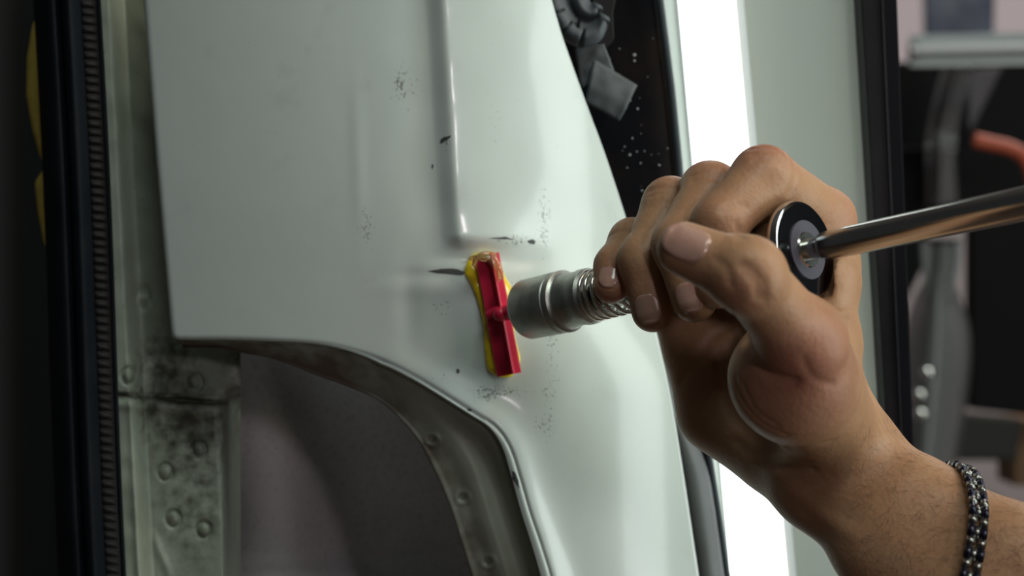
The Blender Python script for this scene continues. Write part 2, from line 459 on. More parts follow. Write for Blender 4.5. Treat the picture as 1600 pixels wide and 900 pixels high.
# near-black sheet painted as the unlit cabin beyond the seal
vp = [[P(x, y, 1.15+.05*math.sin(x*.02)) for x in np.linspace(-700, 260, 20)] for y in np.linspace(-400, 1400, 20)]
cab = grid_obj('cabin_void', vp, M['void'], car, thick=.01)

# dark quarter glass and its trim on the far side of the shoulder
GE = [(-260, 985), (0, 1030), (140, 1048), (260, 1060), (420, 1072), (560, 1084), (700, 1104), (800, 1120), (900, 1134), (1120, 1170)]
gp = []
for y in np.linspace(-260, 1120, 70):
    a = interp(y, EDGE)-30; b = interp(y, GE)
    gp.append([P(a+(b-a)*s, y, .712-.0004*math.sin(s*3.1)) for s in np.linspace(0, 1, 16)])
glass = grid_obj('quarter_glass', gp, M['glass'], car, thick=.002)
tp = [P(interp(y, GE)+1, y, .7075) for y in np.linspace(-260, 1120, 60)]
tube('window_trim', tp, .0017, M['trim'], car, n=12)
# grey lower moulding that tapers upward between panel and trim
lo_ = []
for y in np.linspace(560, 1120, 50):
    a = interp(y, EDGE)-22; b = interp(y, GE)-2; w_ = ss(y, 560, 760)
    b2 = a+22+(b-a-22)*max(.1, w_)
    lo_.append([P(a+(b2-a)*s, y, .7045-.005*math.sin(s*math.pi)) for s in np.linspace(0, 1, 12)])
grid_obj('lower_moulding', lo_, mat('grey_moulding', (.09, .10, .10), .45, noise=[(40, (.07, .075, .075), .4, .7)]), car, thick=.003)
fix_children(car)
# dust specks on the glass
sv_, sf_ = [], []
for (x, y, r) in [(991, 86, 2.6), (991, 95, 2), (996, 170, 1.8), (988, 216, 1.7), (984, 242, 2.1), (976, 229, 1.3), (1001, 255, 1.4), (1003, 298, 1.6), (995, 237, 1.4), (1030, 258, 1.8), (953, 6, 2.2), (1043, 232, 1.4),
                  (1007, 236, 1.2), (985, 157, 1.2), (980, 262, 1.1), (1000, 330, 1.3), (968, 76, 1.2), (1012, 120, .9), (1020, 60, .9)]+[(random.uniform(960, 1035), random.uniform(150, 330), random.uniform(.5, .9)) for k in range(10)]:
    c = P(x, y, .7075); b0 = len(sv_); R3 = r*.00027
    bmt = bmesh.new(); bmesh.ops.create_icosphere(bmt, subdivisions=1, radius=R3)
    for v in bmt.verts: sv_.append(Vector((v.co.x*random.uniform(.8, 1.3), v.co.y*.5, v.co.z))+c)
    for f in bmt.faces: sf_.append(tuple(b0+v.index for v in f.verts))
    bmt.free()
dust = mesh_obj('dust', sv_, sf_, M['speck'])
tag(dust, 'pale dust grains and dried drops on the dark quarter glass', 'dust', kind='stuff')

# yellow strap in the dark cabin, seen left of the seal
yp = []
for y in np.linspace(10, 420, 60):
    l = interp(y, [(10, 66), (40, 50), (90, 42), (150, 41), (200, 50), (240, 61), (262, 70), (272, 62), (285, 54), (330, 59), (380, 68), (420, 90)])
    r = 120
    yp.append([P(l+(r-l)*s, y, .725-.003*math.sin(s*3.14)) for s in np.linspace(0, 1, 10)])
strap = grid_obj('strap', yp, M['yellow'], None, thick=.002)
tag(strap, 'yellow webbing strap hanging in the dark cabin left of the black seal', 'strap')

# ------------------------------------------------------------------ torn grey rubber and tape on the panel edge
rub = empty('rubber_offcut', P(905, 60, .69), 'curved grey rubber moulding end with cut notches at top of the white panel edge', 'rubber trim')
arc = [(836, -80), (838, -30), (846, 5), (858, 32), (874, 56), (895, 71), (915, 74), (938, 64), (950, 40)]
ao = spline(arc, 8)
oc2 = resample(ao, 60)
rp = []
for k in range(60):
    x, y = oc2[k]; cx, cy = 925, 0
    row = []
    notch = any(abs(k-kk) < 1 for kk in (16, 26, 35, 44))
    for m in range(22):
        s = m/21
        X = x+(cx-x)*s*.95; Y = y+(min(cy, y-10 if y < 0 else cy)-y)*s*.95
        dd = .693-.010*math.sin(math.pi*min(1, s*1.6+.08))**.6 if s < .58 else .6925-.006*math.sin(math.pi*min(1, (s-.55)*2.2))
        if notch and s < .42: dd += .004
        row.append(P(X, Y, dd))
    rp.append(row)
r1 = grid_obj('moulding_body', rp, M['grey_rubber'], rub, thick=.004)
r2 = prism('torn_backing', [P(x, y, .7015) for x, y in [(925, -90), (962, -90), (966, -20), (958, 20), (960, 60), (948, 74), (930, 66), (925, 30)]], Vector((0, .004, 0)), M['rubber2'], rub)
for (x, y, a) in [(905, 36, .3), (911, 58, .2)]:
    prism('slit', [P(x-2, y-7, .684), P(x+3, y-8, .684), P(x+1, y+8, .684), P(x-5, y+9, .684)], Vector((0, .002, 0)), M['rubber'], rub, bw=.0002)
fix_children(rub)
tape = empty('tape_strip', P(940, 130, .695), 'torn grey tape strip with angled end hanging over the dark glass', 'tape')
def tape_sheet(name, corners, d0, parent, curl=.003):
    a, b, c, d = [np.array(p, float) for p in corners]   # tl tr br bl
    rows = []
    for i in range(15):
        t = i/14; row = []
        for j in range(15):
            s = j/14
            p = (1-t)*((1-s)*a+s*b)+t*((1-s)*d+s*c)
            j_ = 1.2*mnoise.noise(Vector((p[0]*.2, p[1]*.2, 0)))
            row.append(P(p[0]+(j_ if j in (0, 14) or i in (0, 14) else 0), p[1]+(j_ if i in (0, 14) else 0), d0-curl*math.sin(t*2.6)*(.5+.5*s)+.0008*mnoise.noise(Vector((p[0]*.05, p[1]*.05, 2)))))
        rows.append(row)
    return grid_obj(name, rows, M['tape'], parent, thick=.0009)
tape_sheet('tape_layer', [(897, 70), (944, 68), (960, 112), (908, 138)], .694, tape, .002)
tape_sheet('tape_end', [(928, 92), (996, 133), (968, 189), (914, 160)], .6905, tape, .003)
fix_children(tape)

# ------------------------------------------------------------------ light board behind the hand
lb = empty('light_board', P(1230, 450, .745), 'tall white light board with a bright vertical strip and black frame behind the hand', 'light')
def lx(x0, x1, y): return x0+(x1-x0)*(y/900.)
bp_ = []
DB = .720
for y in np.linspace(-300, 1150, 30):
    row = []
    for s in np.linspace(0, 1, 40):
        x = lx(1022, 1122, y)*(1-s)+lx(1352, 1404, y)*s
        d = DB+.012*math.sin(math.pi*s)
        row.append(P(x, y, d))
    bp_.append(row)
grid_obj('reflector', bp_, M['board'], lb, thick=.004)
st = []
for y in np.linspace(-300, 1150, 30):
    c = lx(1104, 1186, y)
    st.append([P(c+45*math.cos(math.pi*(1-s)), y, DB+.000-.012*math.sin(math.pi*s)) for s in np.linspace(0, 1, 24)])
grid_obj('lit_tube', st, M['strip'], lb, thick=.001)
for sg in (-1, 1):  # faintly glowing edges added to paint the soft falloff beside the strip
    st = []
    for y in np.linspace(-300, 1150, 30):
        c = lx(1104, 1186, y)
        st.append([P(c+sg*(44+q), y, DB+.0105-.0095*(1-q/14.)**1.5) for q in np.linspace(0, 14, 8)])
    grid_obj('strip_glow_edge', st, M['glow_edge'], lb, thick=.0008)
def bar(name, xa0, xb0, xa1, xb1, d, th, m, par):
    y0, y1 = -300, 1150
    f = lambda a, b, y: a+(b-a)*(y/900.)
    return prism(name, [P(f(xa0, xa1, y0), y0, d), P(f(xb0, xb1, y0), y0, d), P(f(xb0, xb1, y1), y1, d), P(f(xa0, xa1, y1), y1, d)], Vector((0, th, 0)), m, par)
bar('frame_front', 1345, 1378, 1398, 1417, .708, .05, M['frame'], lb)
bar('frame_side', 1378, 1402, 1417, 1436, .714, .05, M['frame2'], lb)
tube('frame_edge', [P(lx(1378, 1417, y), y, .7075) for y in (-300, 1150)], .0006, M['frame'], lb, n=8)
fix_children(lb)

# ------------------------------------------------------------------ far workshop: second car, poster, hose
def flat(name, poly, d, th, m, par=None, bw=.004):
    return prism(name, [P(x, y, d) for x, y in poly], Vector((0, th, 0)), m, par, bw=bw)
car2 = empty('car', P(1500, 600, 2.4), 'blurred grey car with black window and round studs added as highlights, far behind on the right', 'car')
M['silver'] = mat('silver_paint', (.20, .21, .21), .3, coat=.5)
M['white2'] = mat('white_paint_far', (.62, .66, .66), .35)
def loft(name, a, b, d, bulge, m, par, th=.03, n=30):
    A = resample(spline(a, 8), n); B = resample(spline(b, 8), n)
    g = [[P(*(A[k]*(1-s)+B[k]*s), d-bulge*math.sin(math.pi*s)) for s in np.linspace(0, 1, 12)] for k in range(n)]
    return grid_obj(name, g, m, par, thick=th)
loft('fender', [(1464, 372), (1452, 420), (1420, 490), (1405, 600), (1400, 760)], [(1478, 372), (1492, 440), (1516, 520), (1512, 620), (1486, 780)], 2.4, .10, M['silver'], car2)
loft('pillar', [(1480, 100), (1462, 160), (1450, 220), (1446, 320)], [(1520, 100), (1500, 170), (1492, 230), (1496, 320)], 2.5, .06, mat('pillar_grey', (.13, .12, .125), .4), car2)
loft('mirror_cap', [(1450, 205), (1448, 220), (1452, 235)], [(1492, 205), (1496, 220), (1490, 235)], 2.38, .05, M['silver'], car2)
flat('side_glass', [(1390, 96), (1640, 96), (1640, 330), (1400, 330)], 2.62, .03, M['void'], car2)
loft('window_sill', [(1424, 64), (1520, 62), (1640, 60)], [(1428, 94), (1520, 92), (1640, 88)], 2.3, .03, M['white2'], car2, n=12)
flat('quarter_window', [(1512, 110), (1568, 104), (1522, 200), (1512, 205)], 2.55, .02, mat('violet_grey_glass', (.10, .085, .10), .5), car2)
flat('dark_door', [(1520, 330), (1700, 330), (1700, 660), (1520, 640)], 2.6, .05, M['void'], car2)
flat('opening_shade', [(1385, 230), (1450, 230), (1452, 400), (1412, 480), (1385, 500)], 2.55, .05, M['void'], car2)  # near-black slab paints in the shade inside the opening
flat('dark_sill', [(1440, 640), (1600, 655), (1590, 720), (1440, 720)], 2.5, .05, mat('dark_sill', (.02, .018, .014), .6), car2)
for (x, y, r) in [(1453, 583, 10), (1441, 618, 11), (1443, 648, 9)]:  # chrome studs added to stand for round specular highlights
    c = P(x, y, 2.24)
    lathe('glint_stud', c, c+Vector((0, .02, 0)), [(0, .003), (.002, .0075), (.018, .0085)], M['chrome'], car2, n=16)
fix_children(car2)
M['poster'] = mat('blue_poster', (.035, .07, .13), .6, noise=[(4, (.10, .12, .15), .4, .62), (9, (.02, .03, .06), .5, .7)])
po = flat('poster', [(1446, -60), (1556, -60), (1554, 54), (1448, 54)], 4.44, .02, M['poster'])
tag(po, 'dark blue rectangular poster on the pale far wall at upper right', 'poster')
wp = box('white_cabinet', P(1406, 0, 4.3).x, P(1750, 0, 4.3).x, 4.46, 4.498, P(0, 110, 4.3).z, 2.0, mat('pale_pink_board', (.72, .64, .66), .6))
tag(wp, 'pale board on the far wall behind the blue poster', 'board')
M['orange'] = mat('orange_hose', (.55, .10, .04), .4)
hp = [P(x, y, 2.2) for x, y in spline([(1522, 218), (1548, 224), (1580, 232), (1604, 250), (1618, 300), (1622, 420)], 10)]
ho = tube('air_hose', hp, .0095, M['orange'], None, n=12)
tag(ho, 'orange air hose hanging in an arc before the dark far car', 'hose')
og = flat('cardboard_box', [(1585, 655), (1700, 655), (1700, 760), (1585, 760)], 2.7, .1, mat('cardboard', (.22, .13, .07), .8))
tag(og, 'brown cardboard box low down at the right picture edge', 'box')

# ------------------------------------------------------------------ red glue tab and yellow glue
TC = S(775, 480)
gl = [(728, 412), (735, 400), (750, 394), (768, 395), (778, 400), (784, 414), (790, 432), (799, 448), (803, 470), (803, 500), (806, 530), (813, 555), (812, 572), (804, 584), (796, 590), (780, 590), (768, 584), (760, 575), (756, 545), (754, 510), (749, 485), (742, 462), (732, 440), (725, 426)]
go = spline(gl, 5, closed=True)
gc = np.array([770, 490.])
v = []; f = []; n = len(go); rings = 14
for r in range(rings+1):
    s = 1-r/rings*1.0
    for k in range(n):
        y = go[k][1]; mid = np.array([764+(y-410)*.14, y*.92+490*.08]); p = mid+(go[k]-mid)*s if r < rings else mid
        h = .0030*math.sqrt(max(0, 1-s**5))+.0005*nz(p[0], p[1], .09)*(1 if 0 < r else 0)
        v.append(S(p[0], p[1], h-.0002))
for r in range(rings):
    for k in range(n): f.append((r*n+k, r*n+(k+1) % n, (r+1)*n+(k+1) % n, (r+1)*n+k))
glue = empty('glue_patch', S(760, 560, .001), 'yellow hot glue oozing out around the red pulling tab', 'glue')
g1 = mesh_obj('glue_body', v, f, M['glue'], glue)
# red tab: winged bar with central rib and boss
tab = empty('pulling_tab', S(778, 480, .003), 'red plastic pulling tab with raised central rib glued to the dented panel', 'glue tab')
a2, b2 = np.array([758., 398.]), np.array([793., 586.])
def tabp(s, wpx, h):
    c = a2+(b2-a2)*s; nrm = np.array([.983, -.183]); p = c+nrm*wpx
    return P(p[0], p[1], depth(*(a2+(b2-a2)*.5))-h+.0008*(s-.5)*0)
sec = [(-19, .0028), (-20, .0050), (-18.5, .0058), (-3, .0062), (3, .0066), (4.4, .0098), (6.2, .0110), (8.0, .0098), (9.6, .0064), (18, .0056), (19.5, .0048), (19, .0028)]
rows = []
for i in range(61):
    s = i/60; row = []
    for (wx, h) in sec:
        hh = h
        row.append(tabp(s, wx*.98+3, hh))
    row.append(row[0]); rows.append(row)
v = [p for r in rows for p in r]; nj = len(rows[0])
f = [(i*nj+j, i*nj+j+1, (i+1)*nj+j+1, (i+1)*nj+j) for i in range(60) for j in range(nj-1)]
f.append(tuple(range(nj-1))); f.append(tuple(60*nj+j for j in range(nj-1)))
tb = mesh_obj('tab_base', v, f, M['red'], tab)
mm = tb.modifiers.new('s', 'EDGE_SPLIT'); mm.split_angle = .7
# cross rib and boss in the middle
def cap(name, p, q, r, m, par, r2=None):
    pr = [(0, 0.0001)]+[(r*(1-math.cos(t)), r*math.sin(t)) for t in np.linspace(.2, math.pi/2, 6)]
    L = (Vector(q)-Vector(p)).length; r2 = r2 or r
    pr += [(L-r2*(1-math.cos(t)), r2*math.sin(t)) for t in np.linspace(math.pi/2, .2, 6)]+[(L, .0001)]
    o = lathe(name, p, q, pr, m, par, n=24)
    return o
cap('cross_rib', tabp(.50, -17, .0066), tabp(.45, 10, .0085), .0017, M['red'], tab)
cap('rib_shoulder', tabp(.44, 5, .0105), tabp(.56, 7, .0105), .0028, M['red'], tab)

# ------------------------------------------------------------------ slide hammer
D = P(1258, 391, .545)
NZ = P(822, 484, .631)       # front opening of the head
A = (D-NZ).normalized()
cap('hook_post', tabp(.50, 7, .008), tabp(.50, 7, .008)+A*.022, .0030, M['red'], tab)
fix_children(tab)
U = (Vector((0, 0, 1))-A*A.z).normalized()
N = U.cross(A).normalized()
if N.x > 0: N = -N
LEN = (D-NZ).length
print('tool length', LEN, 'A', A, 'N', N, 'U', U)
def TF(s, n_, u): return D+A*(s*.001)+N*(n_*.001)+U*(u*.001)
ham = empty('slide_hammer', NZ, 'steel slide hammer with spring and round end flange held in the hand', 'tool')
HS = .80; HR = .87
pr = [(.0, .0085), (.0, .0118), (.0008, .0126), (.002, .0131), (.022, .0134), (.0225, .0130), (.0235, .0130), (.024, .0134), (.0262, .0134), (.027, .0121), (.028, .0116), (.0365, .0115), (.038, .0120), (.0415, .0119), (.043, .0108), (.0432, .0070), (.044, .0040)]
lathe('hammer_head', NZ, D, [(t*HS, r*HR) for t, r in pr], M['steel'], ham, n=96)
lathe('inner_shaft', NZ, D, [(.034, .0058), (LEN-.075, .0058), (LEN-.074, .0050), (LEN-.07, .0050)], M['chrome'], ham)
# spring
sp = []
x_ = A.orthogonal().normalized(); y_ = A.cross(x_)
t0, t1 = .0345, LEN-.058; turns = 9
for k in range(turns*28+1):
    u_ = k/(turns*28); q = u_*turns*2*math.pi
    tt = t0+(t1-t0)*(.12*u_+.88*u_**1.25) if u_ > 0 else t0
    sp.append(NZ+A*tt+(x_*math.cos(q)+y_*math.sin(q))*(.0092-.0010*u_))
tube('spring', sp, .00078, M['spring'], ham, n=10)
# the sliding weight inside the fist
LW = LEN
lathe('sliding_weight', NZ, D, [(LW-.066, .006), (LW-.066, .0095), (LW-.064, .0115), (LW-.060, .0120), (LW-.008, .0120), (LW-.006, .0128), (LW-.004, .0140)], M['chrome'], ham)
lathe('end_flange', NZ, D, [(LW-.0045, .0120), (LW-.0040, .0160), (LW-.0028, .0168), (LW-.0012, .0169), (LW, .0163), (LW+.0003, .0155)], M['chrome'], ham, n=96)
lathe('flange_face', NZ, D, [(LW+.0001, .0157), (LW+.0007, .0155), (LW+.0008, .0098), (LW+.0008, .0060)], M['dark_reflection'], ham, n=96)  # dark reflection painted into the face as darker chrome
lathe('flange_washer', NZ, D, [(LW+.0004, .0100), (LW+.0012, .0098), (LW+.0012, .0055)], M['grey_plastic'], ham, n=64)
lathe('guide_rod', NZ, D, [(LW-.001, .0062), (LW+.0010, .0062), (LW+.0018, .0056), (LW+.0018, .0036), (LW+.0062, .0036), (LW+.0068, .0044), (LW+.0090, .0048), (LW+.30, .0063)], M['rod'], ham, n=64)
fix_children(ham)
# ------------------------------------------------------------------ glue drips over the tab
for pl in ([(746, 402), (758, 400), (768, 408), (776, 424), (778, 440)], [(733, 405), (744, 402), (757, 404), (766, 402), (775, 398)], [(740, 415), (744, 405), (756, 397), (772, 396)], [(771, 398), (776, 410), (782, 425), (784, 436)]):
    cc = spline(pl, 6)
    tube('glue_string', [P(p[0], p[1], depth(775, 480)-.0088-.0010*math.sin(3.14*i/len(cc))) for i, p in enumerate(cc)], [.0006+.0006*math.sin(3.14*(i+.3)/len(cc)) for i in range(len(cc))], M['clear_glue'], glue, n=10)
fix_children(glue)

# ------------------------------------------------------------------ the hand and forearm (signed distance surface)
mm_ = .001
def rcone(p, a, b, r1, r2):
    a = np.array(a, np.float32); b = np.array(b, np.float32); ba = b-a; L = max(float(ba@ba), 1e-9)
    h = np.clip(((p-a)@ba)/L, 0, 1)
    dd = p-a-h[..., None]*ba
    return np.sqrt((dd*dd).sum(-1))-(r1+(r2-r1)*h)
def smin(a, b, k):
    h = np.clip(.5+.5*(b-a)/k, 0, 1)
    return b*(1-h)+a*h-k*h*(1-h)
def chain(ps, rs): return [(ps[i], ps[i+1], rs[i]*mm_, rs[i+1]*mm_) for i in range(len(ps)-1)]
FING = {  # s, [(n,u)...] MCP PIP DIP tip, radii mm
 'index':  [(-15, -37, 14), (-13, -1, 27), (-19, 19, 12), (-23, 19, -8)],
 'middle': [(-34, -34, 18), (-34, 1, 26.5), (-35, 21, 8), (-33, 19, -11)],
 'ring':   [(-51, -32, 15), (-50, 3, 25), (-52.5, 19, 6), (-52, 18, -12)],
 'pinky':  [(-66, -26, 8), (-66.5, 6, 15), (-66.5, 17, 6), (-66, 21, -1)]}
FR_ = {'index': (11, 10.4, 8.8, 7.6), 'middle': (11, 10.0, 8.6, 7.6), 'ring': (10.5, 9.4, 8.0, 7.2), 'pinky': (9, 7.9, 7.0, 6.2)}
FP = {k: [TF(*q) for q in v] for k, v in FING.items()}
WR = P(1290, 715, .565)
TH = [P(1285, 650, .548), P(1254, 534, .505), P(1168, 430, .480), P(1069, 389, .486)]
THR = (14.5, 11.5, 9.8, 8.0)
FA = [P(1299, 722, .566), P(1412, 830, .550), P(1545, 922, .532), P(1765, 1080, .500)]
def proj(p): return (round(800+F*p[0]/p[1]), round(450-F*(p[2]-Z0)/p[1]))
for k in FP: print(k, [proj(p) for p in FP[k]], [round((FP[k][i+1]-FP[k][i]).length*1000) for i in range(3)])
print('thumb', [round((TH[i+1]-TH[i]).length*1000) for i in range(3)])
groups = []   # (primitives, internal k, join k)
def fj(o, a, b): return o
palmp = []
car_pts = [P(1288, 650, .572), P(1262, 668, .582), P(1232, 676, .590), P(1195, 668, .597)]
for (k, cp, r1, r2) in (('index', car_pts[0], 10.5, 13), ('middle', car_pts[1], 10.5, 13), ('ring', car_pts[2], 10, 13), ('pinky', car_pts[3], 9.5, 12)):
    palmp += chain([FP[k][0], cp], (r1, r2))
hyp = [TF(-72, -16, 2), P(1100, 560, .600), P(1128, 640, .598), P(1205, 690, .585)]
palmp += chain(hyp, (10, 11.5, 14, 15))
forep = []
dirs = (FA[2]-FA[0]).normalized(); side = Vector((-dirs.z, 0, dirs.x)).normalized()
if side.x > 0: side = -side     # towards lower-left in the picture
offs = [(.0062, 12.3), (.0080, 15.0), (.0100, 17.3), (.012, 20)]
for sg in (-1, 1):
    forep += chain([FA[i]+side*offs[i][0]*sg for i in range(4)], [o[1] for o in offs])
forep += chain([car_pts[1], FA[0]], (13, 17)); forep += chain([car_pts[3], FA[0]+side*.008], (13, 13.5)); forep += chain([car_pts[0], FA[0]-side*.0075], (12, 13))
then = chain([TH[0], P(1240, 590, .520), TH[1]], (17, 17.5, 12.5))
# grid
lo = np.array([P(900, 0, .62).x, .455, P(0, 960, .62).z-.005]); hi = np.array([P(1680, 0, .60).x, .640, P(0, 190, .60).z])
H = .0008
nx, ny, nz_ = [int(q) for q in np.ceil((hi-lo)/H)]
print('grid', nx, ny, nz_)
BIG = .03
def field(prims, k):
    out = np.full((nx, ny, nz_), BIG, np.float32); first = True
    for a, b, r1, r2 in prims:
        a_ = np.array(a); b_ = np.array(b); R = max(r1, r2)+BIG*.7
        i0 = np.clip(np.floor((np.minimum(a_, b_)-R-lo)/H).astype(int), 0, [nx, ny, nz_]); i1 = np.clip(np.ceil((np.maximum(a_, b_)+R-lo)/H).astype(int), 0, [nx, ny, nz_])
        if (i1 <= i0).any(): continue
        g = np.stack(np.meshgrid(*[lo[q]+H*np.arange(i0[q], i1[q]) for q in range(3)], indexing='ij'), -1).astype(np.float32)
        d_ = rcone(g, a, b, r1, r2)
        sl = tuple(slice(i0[q], i1[q]) for q in range(3))
        out[sl] = smin(out[sl], d_, k)
    return out
fields = {}
for k in FP:
    rs = FR_[k]; p = FP[k]
    pr_ = chain(p, rs)
    # a little pad on the palmar side of the tip
    fields[k] = field(pr_, .0035)
pal = field(palmp, .010)
fo = field(forep, .014)
body = smin(pal, fo, .012)
body = smin(body, field(then, .012), .009)
fing = None
for k in ('index', 'middle', 'ring', 'pinky'):
    fing = fields[k] if fing is None else smin(fing, fields[k], .0013)
body = smin(body, fing, .0045)
thumb = field(chain(TH[1:], THR[1:]), .004)
knob = field([(TH[2]+Vector((0, 0, .0005)), TH[2], .0104, .0104)], .001)
thumb = smin(thumb, knob, .004)
wf = smin(field([(then[1][0], then[1][1], then[1][2], then[1][3])], .004), thumb, .008)
body = smin(body, wf, .0016)
# web between index knuckle and thumb
web = field(chain([FP['index'][0]+Vector((0.001, -.004, -.016)), P(1288, 440, .561), P(1282, 540, .550), P(1272, 600, .534)], (10, 10.5, 12, 14)), .008)
body = smin(body, web, .007)
sdf = body
# the tool keeps its own room inside the fist
g_ = np.stack(np.meshgrid(*[(lo[q]+H*np.arange((nx, ny, nz_)[q])).astype(np.float32) for q in range(3)], indexing='ij'), -1)
rel = g_-np.array(NZ, np.float32); tt_ = rel@np.array(A, np.float32); rad_ = np.sqrt(np.maximum((rel*rel).sum(-1)-tt_*tt_, 0))
for ta, tb_, r_ in ((0, .040, .0124), (.036, LEN-.062, .0104), (LEN-.070, LEN-.003, .0123), (LEN-.0055, LEN+.003, .0172), (LEN, LEN+.3, .0072)):
    dcy = np.maximum(rad_-r_, np.maximum(ta-tt_, tt_-tb_)); sdf = -smin(-sdf, dcy, .0014)
del g_, rel
def samp(p):
    q = (np.array(p)-lo)/H; i = np.floor(q).astype(int); fr = q-i
    if (i < 0).any() or (i >= np.array([nx-1, ny-1, nz_-1])).any(): return BIG
    s = 0.
    for a in (0, 1):
        for b in (0, 1):
            for c in (0, 1):
                s += sdf[i[0]+a, i[1]+b, i[2]+c]*(fr[0] if a else 1-fr[0])*(fr[1] if b else 1-fr[1])*(fr[2] if c else 1-fr[2])
    return float(s)
def march(o, d, tmax, eps=.0001, iso=0.):
    t = 0.; o = np.array(o); d = np.array(d)
    for _ in range(300):
        v_ = samp(o+d*t)-iso
        if v_ < eps: return Vector(o+d*t)
        t += max(v_*.7, .0002)
        if t > tmax: return None
    return None
def onskin(px, py, start=.458):
    p0 = P(px, py, start); dr = (P(px, py, 1.0)-P(px, py, .5)).normalized()
    return march(p0, dr, .2)
# skin folds: shallow grooves along lines lying on the skin
CREASE = [([(1178, 708), (1225, 752), (1285, 805), (1335, 838)], -.6, 3.2),
          ([(1138, 600), (1150, 640), (1180, 672)], .35, .9), ([(1148, 590), (1162, 630), (1192, 662), (1230, 680)], .35, .9), ([(1160, 600), (1180, 640), (1215, 665)], .3, .9), ([(1185, 690), (1240, 700), (1300, 690)], .5, 1.8),
          ([(1255, 560), (1270, 590), (1300, 600)], .3, 1.2), ([(1178, 252), (1203, 251), (1225, 262)], .3, .8), ([(1150, 350), (1158, 372)], .4, 1.2), ([(1290, 470), (1310, 480), (1330, 478)], .35, 1.0), ([(1288, 480), (1310, 491), (1332, 489)], .35, 1.0),
          ([(1125, 560), (1130, 610), (1150, 655), (1190, 690), (1240, 705)], 1.6, 2.2),
          ([(1165, 520), (1180, 560), (1205, 585), (1240, 595)], 1.3, 1.8),
          ([(1160, 515), (1172, 545), (1195, 572)], .9, 1.5),
          ([(1150, 690), (1200, 715), (1260, 722)], .8, 1.6), ([(1160, 705), (1215, 730), (1270, 734)], .6, 1.4),
          ([(1176, 240), (1205, 236), (1228, 246)], .5, 1.0), ([(1180, 248), (1204, 245), (1226, 256)], .4, .9), ([(1172, 233), (1200, 229), (1222, 238)], .4, .9),
          ([(1083, 283), (1105, 277), (1128, 281)], .5, 1.0), ([(1080, 275), (1105, 269), (1130, 273)], .35, .9),
          ([(1013, 298), (1035, 292), (1060, 297)], .5, 1.0), ([(1016, 306), (1036, 300), (1056, 304)], .35, .8),
          ([(1120, 405), (1136, 420), (1142, 445)], .4, 1.1), ([(1160, 415), (1180, 440), (1185, 465)], .5, 1.4), ([(1172, 415), (1192, 440), (1196, 470)], .4, 1.2),
          ([(1128, 330), (1146, 322), (1166, 322)], .35, 1.0), ([(946, 372), (965, 362), (985, 362)], .35, .8),
          ([(1240, 250), (1244, 272), (1236, 300)], .7, 2.0), ([(1090, 560), (1110, 530), (1140, 510)], .7, 1.8), ([(1062, 600), (1090, 560), (1120, 540)], .5, 1.8)]
add = np.zeros_like(sdf)
for pl, dep, wid in CREASE:
    c = [onskin(*p) for p in spline(pl, 4)]
    c = [q for q in c if q is not None]
    if len(c) < 2: continue
    ca = np.array([tuple(q) for q in c]); R = wid*3.2*mm_
    i0 = np.clip(np.floor((ca.min(0)-R-lo)/H).astype(int), 0, None); i1 = np.minimum(np.ceil((ca.max(0)+R-lo)/H).astype(int), [nx, ny, nz_])
    g = np.stack(np.meshgrid(*[lo[q]+H*np.arange(i0[q], i1[q]) for q in range(3)], indexing='ij'), -1).astype(np.float32)
    dm = None
    for a, b in zip(c[:-1], c[1:]):
        if (a-b).length > .012: continue
        d_ = rcone(g, a, b, 0, 0); dm = d_ if dm is None else np.minimum(dm, d_)
    if dm is None: continue
    sl = tuple(slice(i0[q], i1[q]) for q in range(3))
    if 0 < wid < 1.6: dep *= 1.7
    add[sl] += dep*mm_*np.exp(-(dm/(wid*mm_))**2)
sdf = sdf+add
# surface nets
def surface_nets(f, lo, H):
    ins = f < 0
    nx, ny, nz = f.shape
    cs = np.zeros((nx-1, ny-1, nz-1), np.uint8)
    for a in (0, 1):
        for b in (0, 1):
            for c in (0, 1): cs += ins[a:nx-1+a, b:ny-1+b, c:nz-1+c]
    act = (cs > 0) & (cs < 8)
    idx = -np.ones(act.shape, np.int64); cells = np.argwhere(act); idx[act] = np.arange(len(cells))
    acc = np.zeros((len(cells), 3)); cnt = np.zeros(len(cells))
    corners = [(a, b, c) for a in (0, 1) for b in (0, 1) for c in (0, 1)]
    fv = {c: f[cells[:, 0]+c[0], cells[:, 1]+c[1], cells[:, 2]+c[2]] for c in corners}
    for c1 in corners:
        for ax in range(3):
            if c1[ax] == 1: continue
            c2 = list(c1); c2[ax] = 1; c2 = tuple(c2)
            a, b = fv[c1], fv[c2]; m = (a < 0) != (b < 0)
            t = np.where(m, a/np.where(m, a-b, 1), 0)
            p = np.tile(np.array(c1, float), (len(cells), 1)); p[:, ax] += t
            acc[m] += p[m]; cnt[m] += 1
    vv = lo+H*(cells+acc/cnt[:, None])
    faces = []
    for ax in range(3):
        o1, o2 = [q for q in range(3) if q != ax]
        sl1 = [slice(1, n-1) for n in f.shape]; sl1[ax] = slice(0, f.shape[ax]-1)
        sl2 = list(sl1); sl2[ax] = slice(1, f.shape[ax])
        ch = np.argwhere(ins[tuple(sl1)] != ins[tuple(sl2)])
        ch = ch+np.array([0 if q == ax else 1 for q in range(3)])
        def cell(da, db):
            q = ch.copy(); q[:, o1] -= da; q[:, o2] -= db; return idx[q[:, 0], q[:, 1], q[:, 2]]
        quad = np.stack([cell(0, 0), cell(1, 0), cell(1, 1), cell(0, 1)], 1)
        up = ins[ch[:, 0], ch[:, 1], ch[:, 2]]
        if ax == 1: up = ~up
        quad[~up] = quad[~up][:, ::-1]
        faces.append(quad)
    fc = np.concatenate(faces); fc = fc[(fc >= 0).all(1)]
    return vv, fc
vv, fc = surface_nets(sdf, lo, H)
